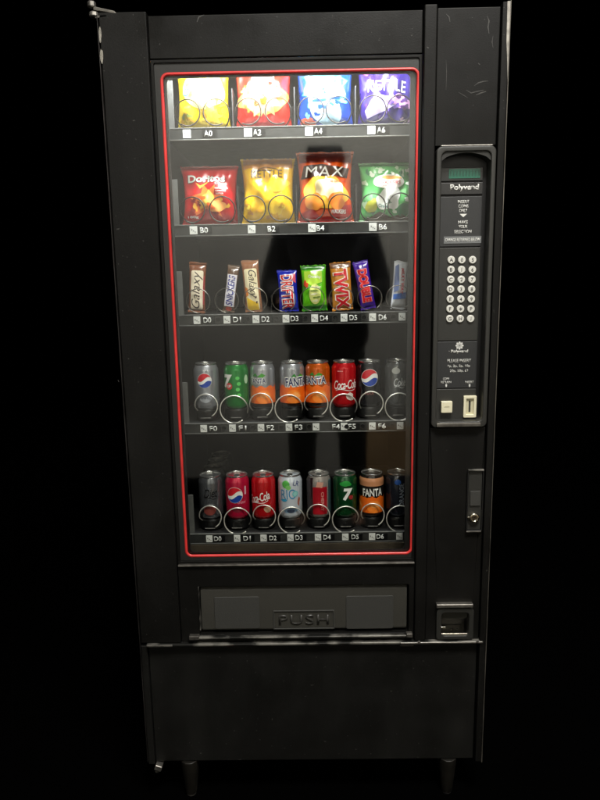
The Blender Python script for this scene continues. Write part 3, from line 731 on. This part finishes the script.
r, b_, art = bar('royal blue bar with red and white DRIFTER lettering', 289, 313, 286.5, 270, 20, foil('foil_bar_blue', (22, 36, 168)), 24)
art(text2d('DRIFTER', w=.082, h=.030, bold=.07, rot=D90+.02, c=(-.001, .046)), I(240, 232, 230), layer=1); art(text2d('DRIFTER', w=.080, h=.026, bold=.012, rot=D90+.02, c=(-.001, .046)), I(206, 40, 44), layer=2)
art(poly2d([(.010, .088), (.020, .088), (.020, .066), (.012, .072)]), I(220, 90, 110), layer=1)
r, b_, art = bar('wide lime green wrapped bar in the middle of the third shelf', 315, 314.5, 313, 265, 25.5, foil('foil_lime', (96, 190, 20)), 25, t=.015)
art(poly2d([(-.03, .108), (.03, .108), (.03, .098), (-.03, .098)]), I(46, 120, 26)); art(poly2d([(-.022, .094), (.020, .094), (.020, .068), (-.006, .060), (-.022, .070)]), I(176, 214, 60), layer=1)
art(text2d('Crunchy', w=.030, h=.009, bold=.02, rot=-.1, c=(.002, .080)), WHT, layer=2); art(poly2d(ell(.002, .040, .014, .024)), I(220, 228, 130), layer=2)
for i in range(5): art(poly2d(blob(.002+.004*math.sin(i*2), .024+.008*i, .008, .0025, .3, 20, i)), I(120, 150, 60) if i % 2 else I(236, 236, 190), layer=3)
art(poly2d(blob(-.019, .064, .005, .008, .3, 20, 9)), I(200, 70, 40), layer=3); art(poly2d([(-.03, .012), (.03, .014), (.03, 0), (-.03, 0)]), I(46, 130, 30), layer=1)
r, b_, art = bar('gold bar with big red TWIX lettering', 343, 313, 340, 262, 21, foil('foil_gold', (206, 132, 44)), 26)
art(text2d('TWIX', w=.098, h=.036, bold=.07, rot=D90+.04, c=(0, .050)), I(246, 236, 220), layer=2); art(text2d('TWIX', w=.094, h=.031, bold=.035, rot=D90+.04, c=(0, .050)), I(210, 16, 34), layer=3)
art(poly2d([(-.03, .112), (.03, .112), (.03, .100), (-.03, .100)]), I(110, 66, 30))
r, b_, art = bar('purple bar with red lettering leaning left, right of the gold bar', 369, 313, 360, 261, 15.5, foil('foil_bar_purple', (66, 26, 150)), 27)
art(text2d('DOUBLE', w=.080, h=.024, bold=.09, rot=D90, c=(0, .056)), I(240, 150, 150), layer=1); art(text2d('DOUBLE', w=.078, h=.021, bold=.05, rot=D90, c=(0, .056)), I(214, 26, 36), layer=2)
r, b_, art = bar('white and blue bar at the right end of the third shelf', 398.5, 313, 403.5, 261, 17, foil('foil_bar_white', (216, 218, 224)), 28, yaw=.35)
art(text2d('MILKY WAY', w=.060, h=.008, bold=.03, rot=D90, c=(.000, .066)), I(190, 40, 60), layer=2); art(poly2d([(-.018, .034), (.018, .042), (.018, .026), (-.018, .022)]), I(30, 100, 190), layer=1)
art(poly2d([(-.018, .100), (-.0085, .106), (-.0085, .044), (-.018, .038)]), I(90, 110, 160), layer=1)

# ------------------------------------------------------------------ cans
CP_ = [(.0215, .0030), (.0235, .0000), (.0255, .0012), (.0300, .0085), (.0308, .0120), (.0308, .0960), (.0302, .0990), (.0262, .1085), (.0256, .1100)]
def can_r(z):
    for (r0, z0), (r1, z1) in zip(CP_[1:], CP_[2:]):
        if z <= z1: return r0+(r1-r0)*max(0, (z-z0))/max(1e-6, z1-z0)
    return CP_[-1][0]
def tin(name, col, metal=.45, rough=.24): return mat(name, col, rough, metal=metal, spec=.6, coat=.5)
def can(label, key, px, m, y=.1425, turn=0., group=None, lid_m=None, rest=True):
    ref = 400 if key == 'F' else 510
    x = at(px, ref, .140).x if isinstance(px, (int, float)) and px > 10 else px
    root = thing('drink_can', label, 'drink can', (x, y, TZ[key]+.0285), (0, 0, 0), group)
    body = obj('can_body', lathe(bmesh.new(), CP_, 48), m, root, smooth=True)
    lid = obj('can_lid', lathe(bmesh.new(), [(.0259, .1095), (.0272, .1118), (.0270, .1138), (.0256, .1143), (.0246, .1130), (.0240, .1095), (.0238, .1094)], 48), lid_m or can_alu, root, smooth=False, bevel=.0003)
    tb = bmesh.new(); e = [(.0075*math.cos(2*PI*i/16), -.004+.0115*math.sin(2*PI*i/16)) for i in range(16)]
    tv = [tb.verts.new((ax, ay, .1102)) for ax, ay in e]; tw = [tb.verts.new((ax, ay, .1114)) for ax, ay in e]
    tb.faces.new(tv[::-1]); tb.faces.new(tw)
    for i in range(16): tb.faces.new((tv[i], tv[(i+1) % 16], tw[(i+1) % 16], tw[i]))
    obj('can_tab', tb, can_alu, lid)
    def art(bm2, mm, name='print', layer=1, step=.0035):
        for co_, no_ in (((0, 0, .002), (0, 0, -1)), ((0, 0, .1082), (0, 0, 1))):
            bmesh.ops.bisect_plane(bm2, geom=bm2.verts[:]+bm2.edges[:]+bm2.faces[:], plane_co=co_, plane_no=no_, clear_outer=True)
        def f(s, z):
            a = s/.0308+turn; rr = can_r(z)+.00015+.00018*layer
            return Vector((rr*math.sin(a), -rr*math.cos(a), z))
        decal(bm2, f, name, mm, body, step)
    return root, body, art
def wrapband(z0, z1, half=.096): return poly2d([(-half, z0), (half, z0), (half, z1), (-half, z1)])
rest_m = mat('can_rest_plastic', (12, 12, 12), .35)
for key in 'FG':
    for i, x in enumerate(COILX[key]):
        px = [(207, 237, 263, 292.5, 318, 344, 369, 396.5), (211.5, 238, 264, 290.5, 319, 345, 371.5, 397.5)][key == 'G'][i]
        x = at(px, 400 if key == 'F' else 510, .140).x; z = TZ[key]
        rs = obj('can_rest', lathe(bmesh.new(), [(.0235, -.0014), (.0290, .0040), (.0295, .0230), (.0270, .0283)], 32, 'z', (x, .1435, z)), rest_m, TR[key], smooth=False, bevel=.0006)
        obj('rest_lip', bx(x-.0130, x+.0130, .1045, .1075, z+.0090, z+.0108), alu_dull, TR[key], .0004)
def globe(art, c, r, layer=1, white=None):
    w = white or WHT
    art(poly2d(ell(c[0], c[1], r*1.04, r*1.04, n=40)), w, 'emblem', layer)
    top = []
    for i in range(21):
        a = math.radians(18+(190-18)*i/20); top.append((c[0]+r*math.cos(a), c[1]+r*math.sin(a)))
    for i in range(13):
        t = i/12; x = -r*.98+t*(r*.98+r*.95); z = -.17*r+(.31+.17)*r*t+.20*r*math.sin(2*PI*t)*-1
        top.append((c[0]+x, c[1]+z+.12*r))
    art(poly2d(top), I(206, 30, 44), 'emblem', layer+1)
    bot = []
    for i in range(21):
        a = math.radians(205+(360-8-205)*i/20); bot.append((c[0]+r*math.cos(a), c[1]+r*math.sin(a)))
    for i in range(13):
        t = 1-i/12; x = -r*.9+t*(r*.9+r*.97); z = -.42*r+(.30)*r*t-.20*r*math.sin(2*PI*t)
        bot.append((c[0]+x, c[1]+z-.02*r))
    art(poly2d(bot), I(22, 60, 150), 'emblem', layer+1)
def script(art, s, c, w, h, m, layer=2, rot=.05, bold=.01):
    art(text2d(s, w=w, h=h, bold=bold, shear=.35, rot=rot, c=c, spacing=.92), m, 'lettering', layer)
    sw = [(c[0]-w*.42+w*.84*i/14, c[1]-h*.62+.12*h*math.sin(i/14*2*PI)+rot*(-w*.42+w*.84*i/14)) for i in range(15)]
    art(poly2d([(x, z+.0007) for x, z in sw]+[(x, z-.0007) for x, z in sw[::-1]]), m, 'flourish', layer)
silver = tin('tin_silver', (190, 192, 198), .75, .28)
orange = I(236, 104, 20)
GF = 'cans on the upper drinks shelf'; GG = 'cans on the bottom shelf'
# upper drinks shelf
r, b_, art = can('silver cola can with red, white and blue globe, left end of the upper drinks shelf', 'F', 207, silver, group=GF)
globe(art, (.000, .073), .0175); art(poly2d(ell(.001, .030, .016, .012)), I(150, 152, 156), layer=1); art(text2d('DIET', w=.018, h=.007, shear=.2, bold=.02, c=(.0, .031)), I(70, 74, 84), layer=2)
r, b_, art = can('green lemonade can on the upper drinks shelf, between a silver can and an orange can', 'F', 237, tin('tin_green', (12, 128, 44), .4, .25), group=GF)
art(text2d('7', h=.034, bold=.05, shear=.15, c=(-.021, .070)), WHT, 'lettering', 1); art(poly2d(ell(-.016, .058, .0085, .0085)), I(200, 40, 40), layer=2); art(text2d('UP', w=.011, h=.007, bold=.03, c=(-.016, .058)), WHT, 'lettering', 3)
art(poly2d(ell(.030, .074, .006, .011)), I(190, 220, 180), layer=1)
for i in range(4): art(poly2d(ell(.006+.003*(i % 2), .078-.014*i, .005, .0045)), I(90, 190, 90), layer=1)
def fizz(label, px, base, key='F', word='FANTA', c=(0, .072), w=.046, h=.016, turn=0., dark=True, grp=GF, leaf=True, low=True, txt=None, top=None):
    r, b_, art = can(label, key, px, base, turn=turn, group=grp)
    if low:
        lo = [(-.096, .006), (.096, .006)]+[(.096-.192*i/40, .056+.003*math.sin(i*1.3)) for i in range(41)]
        art(poly2d(lo), orange, layer=1)
        for cx in (-.048, 0.004, .052): art(poly2d(ell(cx, .030, .019, .017)), I(244, 130, 40), layer=2); art(poly2d(blob(cx+.004, .034, .010, .008, .3, 24, 3)), I(250, 160, 80), layer=3)
        art(wrapband(.004, .014), I(40, 22, 14), layer=3)
    if top: art(poly2d([(-.096, .084), (.096, .084), (.096, .104), (-.096, .104)]), top, layer=1)
    art(text2d(word, w=w*1.05, h=h*1.2, bold=.09, rot=.04, c=c), WHT if txt is None else txt[1], 'lettering', 3); art(text2d(word, w=w, h=h, bold=.02, rot=.04, c=c), I(24, 30, 84) if txt is None else txt[0], 'lettering', 4)
    if leaf:
        art(poly2d([(c[0]-.002, c[1]+.010), (c[0]+.010, c[1]+.019), (c[0]+.020, c[1]+.014), (c[0]+.012, c[1]+.008)]), I(70, 150, 50), layer=2)
        art(poly2d([(c[0]-.014, c[1]+.012), (c[0]-.006, c[1]+.020), (c[0]+.0, c[1]+.012)]), I(50, 130, 50), layer=2)
    return art
fizz('silver and orange soda can with small lettering, just right of the green can', 263, silver, c=(-.010, .070), w=.040, h=.013)
fizz('silver and orange soda can with large FANTA lettering on the upper drinks shelf', 292.5, silver, c=(.012, .067), w=.056, h=.021)
fizz('all orange soda can with FANTA lettering beside the red can, upper drinks shelf', 318, tin('tin_orange', (206, 92, 18), .4), c=(-.008, .070), w=.056, h=.018)
r, b_, art = can('red cola can with white script on the upper drinks shelf', 'F', 344, tin('tin_red', (200, 20, 28), .35), group=GF)
script(art, 'Coca-Cola', (.003, .058), .062, .022, WHT); art(poly2d(rrect(-.018, -.004, .090, .092, .0006)), I(230, 150, 150), layer=1)
art(poly2d(blob(.014, .028, .011, .009, .2, 24, 5)), I(220, 200, 190), layer=1)
r, b_, art = can('black cola can with red, white and blue globe on the upper drinks shelf', 'F', 369, tin('tin_black', (22, 22, 26), .35, .25), group=GF)
globe(art, (-.001, .074), .0205); art(text2d('MAX', w=.022, h=.008, bold=.03, c=(-.001, .036)), I(150, 80, 76), 'lettering', 1)
r, b_, art = can('grey cola can with faint script, right end of the upper drinks shelf', 'F', 396.5, tin('tin_grey', (128, 130, 130), .7), group=GF)
script(art, 'Coke', (.004, .062), .030, .020, I(206, 206, 204)); art(poly2d(ell(-.006, .090, .010, .008)), I(206, 206, 200), layer=1)
# bottom shelf
dgrey = tin('tin_dark_grey', (118, 120, 124), .75)
r, b_, art = can('dark grey cola can with black script at the front left of the bottom shelf', 'G', 211.5, dgrey, group=GG)
script(art, 'Diet', (.004, .072), .036, .022, I(24, 22, 24), bold=.0); art(poly2d(ell(0, .026, .016, .012)), I(120, 56, 50), layer=1)
xg = at(211.5, 510, .140).x
for k, dl in enumerate(('second can from the glass in the leftmost column of the bottom shelf', 'third can from the glass in the leftmost column of the bottom shelf', 'fourth can from the glass in the leftmost column of the bottom shelf')):
    r, b_, art = can(dl, 'G', xg+.001*k, dgrey, y=.1425+.068*(k+1), group='grey cans queued behind the front one', lid_m=alu_dull)
    script(art, 'Diet', (.004, .072), .036, .022, I(24, 22, 24), bold=.0)
r, b_, art = can('pinkish red cola can with red, white and blue globe on the bottom shelf', 'G', 238, tin('tin_pink', (196, 22, 62), .35), group=GG)
globe(art, (-.004, .066), .0200); art(poly2d(ell(.002, .030, .014, .010)), I(120, 30, 44), layer=1); art(text2d('CHERRY', w=.022, h=.006, bold=.02, c=(.014, .046)), I(226, 130, 150), layer=1)
art(poly2d(rrect(.022, .027, .066, .088, .001)), I(220, 180, 190), layer=1)
r, b_, art = can('red cola can with white script on the bottom shelf', 'G', 264, tin('tin_red', (200, 20, 28)), group=GG)
script(art, 'Coca-Cola', (-.012, .058), .060, .022, WHT, rot=.25); art(poly2d(blob(.012, .028, .011, .008, .2, 24, 6)), I(190, 150, 120), layer=1)
r, b_, art = can('white drink can with green and blue lettering on the bottom shelf', 'G', 290.5, tin('tin_white', (206, 212, 220), .2), group=GG)
art(text2d('RIO', w=.040, h=.026, bold=.0, rot=.05, c=(-.004, .066)), I(40, 130, 176), 'lettering', 1); art(poly2d(ell(-.010, .092, .010, .010)), I(90, 180, 80), layer=1); art(poly2d(ell(-.004, .084, .007, .006)), I(130, 200, 110), layer=1.5)
art(text2d('LR', w=.016, h=.013, rot=-.3, c=(.017, .094)), I(34, 44, 110), 'lettering', 2); art(poly2d(ell(.014, .067, .008, .008)), I(110, 186, 190), layer=2); art(poly2d(ell(.014, .067, .0055, .0055)), I(150, 206, 200), layer=3)
art(poly2d(blob(.024, .046, .004, .011, .3, 20, 2)), I(160, 90, 70), layer=1); art(poly2d(blob(.0, .024, .018, .008, .2, 30, 7)), I(120, 150, 176), layer=1); art(poly2d(ell(.002, .022, .010, .005)), I(50, 60, 80), layer=2)
art(poly2d(blob(-.016, .050, .008, .004, .2, 20, 8)), I(50, 150, 190), layer=2)
r, b_, art = can('white can with dark red panel on the bottom shelf', 'G', 319, tin('tin_cream', (150, 142, 136), .3), group=GG)
art(poly2d(rrect(-.016, .022, .012, .084, .002)), I(160, 12, 28)); art(poly2d(rrect(-.040, -.0165, .006, .106, .001)), I(40, 22, 24)); art(poly2d(rrect(.0265, .046, .010, .100, .001)), I(60, 80, 84))
art(poly2d([(-.008, .084), (.008, .082), (.012, .096), (-.004, .098)]), I(206, 150, 130)); art(text2d('CHERRY', w=.050, h=.008, bold=.02, rot=D90, c=(.009, .046)), I(210, 140, 130), layer=2)
r, b_, art = can('dark green lemonade can with a white 7 on the bottom shelf', 'G', 345, tin('tin_dark_green', (14, 70, 34), .4), group=GG)
art(text2d('7', h=.032, bold=.05, shear=.15, c=(.006, .064)), WHT, 'lettering', 1); art(poly2d(blob(.000, .092, .013, .008, .2, 24, 3)), I(40, 150, 60), layer=1); art(poly2d(ell(.014, .056, .006, .006)), I(150, 40, 40), layer=2)
fizz('dark soda can with white lettering and an orange foot on the bottom shelf', 371.5, tin('tin_brown_black', (44, 38, 34), .5), key='G', c=(.000, .068), w=.052, h=.020, grp=GG, leaf=False, txt=(WHT, BLK), top=I(190, 130, 90))
r, b_, art = can('dark can with pale upright lettering, right end of the bottom shelf', 'G', 397.5, tin('tin_navy', (38, 42, 52), .4), group=GG)
art(text2d('ORANGE', w=.060, h=.012, bold=.01, rot=PI/2, c=(.006, .060)), I(150, 156, 166), 'lettering', 1); art(poly2d(ell(-.004, .094, .008, .007)), I(40, 90, 170), layer=1)
# ------------------------------------------------------------------ the photographer, who is mirrored in the glass
def skin(name, J, E, root, m, parent, sub=2):
    keys = list(J); me = bpy.data.meshes.new(name)
    me.from_pydata([J[k][0] for k in keys], [(keys.index(a), keys.index(b)) for a, b in E], [])
    o = bpy.data.objects.new(name, me); C.objects.link(o); o.parent = parent
    sk = o.modifiers.new('skin', 'SKIN'); sk.use_smooth_shade = True
    for i, k in enumerate(keys):
        r = J[k][1]; v = me.skin_vertices[0].data[i]
        v.radius = r if isinstance(r, tuple) else (r, r); v.use_root = (k == root)
    s = o.modifiers.new('sub', 'SUBSURF'); s.levels = sub; s.render_levels = sub
    me.materials.append(m)
    return o
def chain(*ks): return list(zip(ks, ks[1:]))
skin_m = mat('skin', (196, 150, 124), .5, bump=.1, bscale=300)
cloth_b = mat('black_cloth', (50, 50, 54), .8, bump=1., bscale=14, var=.6, vscale=6)
cloth_t = mat('black_denim', (32, 32, 36), .85, bump=.3, bscale=400)
hair_m = mat('dark_hair', (18, 15, 13), .6, bump=.6, bscale=150)
PX = .100
PS = thing('person', 'person in a black jacket and trousers holding up a phone, mirrored in the glass', 'person')
J = dict(pel=((PX, -1.80, .99), (.15, .10)), waist=((PX, -1.79, 1.14), (.14, .10)), chest=((PX, -1.78, 1.36), (.16, .11)), clav=((PX, -1.78, 1.52), (.10, .08)),
         neck=((PX, -1.75, 1.60), .058), jaw=((PX, -1.715, 1.70), (.062, .070)), head=((PX, -1.725, 1.80), (.078, .095)), crown=((PX, -1.74, 1.87), (.066, .080)),
         nose=((PX, -1.615, 1.745), .013))
E_ = chain('pel', 'waist', 'chest', 'clav', 'neck', 'jaw', 'head', 'crown')+[('jaw', 'nose')]
PHX, PHZ = -.020, 1.245
for s, sd in ((-1, 'l'), (1, 'r')):
    J['hip'+sd] = ((PX+s*.10, -1.80, .92), .088); J['kn'+sd] = ((PX+s*.13, -1.77, .52), .058); J['an'+sd] = ((PX+s*.14, -1.80, .10), .040); J['to'+sd] = ((PX+s*.16, -1.66, .045), .036)
    E_ += [('pel', 'hip'+sd)]+chain('hip'+sd, 'kn'+sd, 'an'+sd, 'to'+sd)
    sh = (PX+s*.19, -1.79, 1.50); el = (PX-.262, -1.76, 1.25) if s < 0 else (PX+.262, -1.75, 1.23)
    wr = (PHX+s*.085, -1.515, 1.195); pm = (PHX+s*.062, -1.475, 1.225)
    J['sh'+sd] = (sh, .062); J['el'+sd] = (el, .043); J['wr'+sd] = (wr, .027); J['pm'+sd] = (pm, (.030, .018))
    E_ += chain('clav', 'sh'+sd, 'el'+sd, 'wr'+sd, 'pm'+sd)
    for k in range(4):
        z = 1.262-.021*k; L = (.9, 1, .95, .8)[k]
        J['f%d0%s' % (k, sd)] = ((PHX+s*.052, -1.463, z), .0095); J['f%d1%s' % (k, sd)] = ((PHX+s*(.052-.016*L), -1.4565, z+.004), .0085); J['f%d2%s' % (k, sd)] = ((PHX+s*(.052-.034*L), -1.4570, z+.005), .0075)
        E_ += chain('pm'+sd, 'f%d0%s' % (k, sd), 'f%d1%s' % (k, sd), 'f%d2%s' % (k, sd))
    J['t0'+sd] = ((PHX+s*.056, -1.492, 1.235), .011); J['t1'+sd] = ((PHX+s*.040, -1.497, 1.262), .0095); J['t2'+sd] = ((PHX+s*.022, -1.480, 1.280), .008)
    E_ += chain('pm'+sd, 't0'+sd, 't1'+sd, 't2'+sd)
skin('body', J, E_, 'pel', skin_m, PS)
JJ = dict(hem=((PX, -1.80, .90), (.262, .165)), waist=((PX, -1.79, 1.12), (.228, .160)), chest=((PX, -1.78, 1.36), (.215, .155)), clav=((PX, -1.79, 1.515), (.130, .105)), col=((PX, -1.78, 1.585), (.085, .080)))
EE = chain('hem', 'waist', 'chest', 'clav', 'col')
for s, sd in ((-1, 'l'), (1, 'r')):
    for k, r in (('sh', .100), ('el', .082)): JJ[k+sd] = (J[k+sd][0], r)
    a, b2 = Vector(J['el'+sd][0]), Vector(J['wr'+sd][0]); JJ['cu'+sd] = (tuple(a.lerp(b2, .86)), .058)
    EE += chain('clav', 'sh'+sd, 'el'+sd, 'cu'+sd)
skin('jacket', JJ, EE, 'chest', cloth_b, PS)
JJ = dict(pel=((PX, -1.80, .97), (.165, .118))); EE = []
for s, sd in ((-1, 'l'), (1, 'r')):
    JJ['hip'+sd] = ((PX+s*.10, -1.80, .90), .108); JJ['kn'+sd] = ((PX+s*.13, -1.77, .52), .082); JJ['an'+sd] = ((PX+s*.14, -1.80, .09), .066)
    EE += [('pel', 'hip'+sd)]+chain('hip'+sd, 'kn'+sd, 'an'+sd)
skin('trousers', JJ, EE, 'pel', cloth_t, PS)
for s in (-1, 1):
    skin('shoe', dict(h=((PX+s*.14, -1.835, .048), (.042, .046)), m=((PX+s*.15, -1.74, .046), (.046, .044)), t=((PX+s*.165, -1.635, .034), (.042, .032))), chain('h', 'm', 't'), 'm', rubber, PS)
    obj('eye', lathe(bmesh.new(), [(.002, -.010), (.008, -.006), (.0105, 0), (.008, .006), (.002, .010)], 14, 'z', (PX+s*.031, -1.640, 1.782)), white_ink, PS, smooth=True)
    skin('ear', dict(a=((PX+s*.079, -1.725, 1.745), .010), b=((PX+s*.087, -1.735, 1.775), .013), c=((PX+s*.086, -1.733, 1.800), .009)), chain('a', 'b', 'c'), 'b', skin_m, PS)
skin('mouth', dict(a=((PX-.022, -1.650, 1.702), .005), b=((PX, -1.643, 1.701), .007), c=((PX+.022, -1.650, 1.702), .005)), chain('a', 'b', 'c'), 'b', mat('lip', (150, 84, 76), .5), PS)
skin('hair', dict(a=((PX, -1.775, 1.72), (.078, .055)), b=((PX, -1.765, 1.80), (.094, .090)), c=((PX, -1.745, 1.875), (.088, .100)), d=((PX, -1.680, 1.885), (.070, .050))), chain('a', 'b', 'c', 'd'), 'b', hair_m, PS)
PH = thing('mobile_phone', 'black phone held upright in front of the chest', 'phone', (PHX, -1.4470, PHZ))
bz = bmesh.new(); prism(bz, rrect(-.037, .037, -.075, .075, .010), -.004, .004)
obj('phone_case', bz, label_black, PH, .0015)
obj('phone_lens', lathe(bmesh.new(), [(.009, -.0040), (.009, -.0052), (.006, -.0054)], 20, 'y', (.0166, 0, .0560)), lcd_seg, PH)
obj('phone_screen', prism(bmesh.new(), rrect(-.034, .034, -.068, .068, .006), .0041, .0046), mat('phone_screen', (10, 10, 12), .1), PH)
# ------------------------------------------------------------------ light
def area(name, loc, target, size, sizey, power, col=(1, .97, .92)):
    l = bpy.data.lights.new(name, 'AREA'); l.shape = 'RECTANGLE'; l.size = size; l.size_y = sizey; l.energy = power; l.color = col
    o = bpy.data.objects.new(name, l); C.objects.link(o); o.location = loc
    o.rotation_euler = (Vector(target)-Vector(loc)).to_track_quat('-Z', 'Y').to_euler()
area('ceiling_lamp', (.45, -1.35, 3.35), (.1, -.25, .9), 1.0, .6, 105)
area('wall_fill', (0, -2.05, 2.42), (0, -2.74, 1.75), 4.0, .15, 47)  # added fill light, brightens the wall mirrored in the glass
w = bpy.data.worlds.new('World'); S.world = w; w.use_nodes = True
w.node_tree.nodes['Background'].inputs['Color'].default_value = (0, 0, 0, 1)
w.node_tree.nodes['Background'].inputs['Strength'].default_value = 0
S.view_settings.view_transform = 'Standard'; S.view_settings.look = 'None'
S.view_settings.exposure = 0; S.view_settings.gamma = 1
S.render.engine = 'CYCLES'
S.cycles.use_denoising = True
S.cycles.max_bounces = 8; S.cycles.transparent_max_bounces = 12; S.cycles.caustics_reflective = False
S.cycles.sample_clamp_indirect = 4
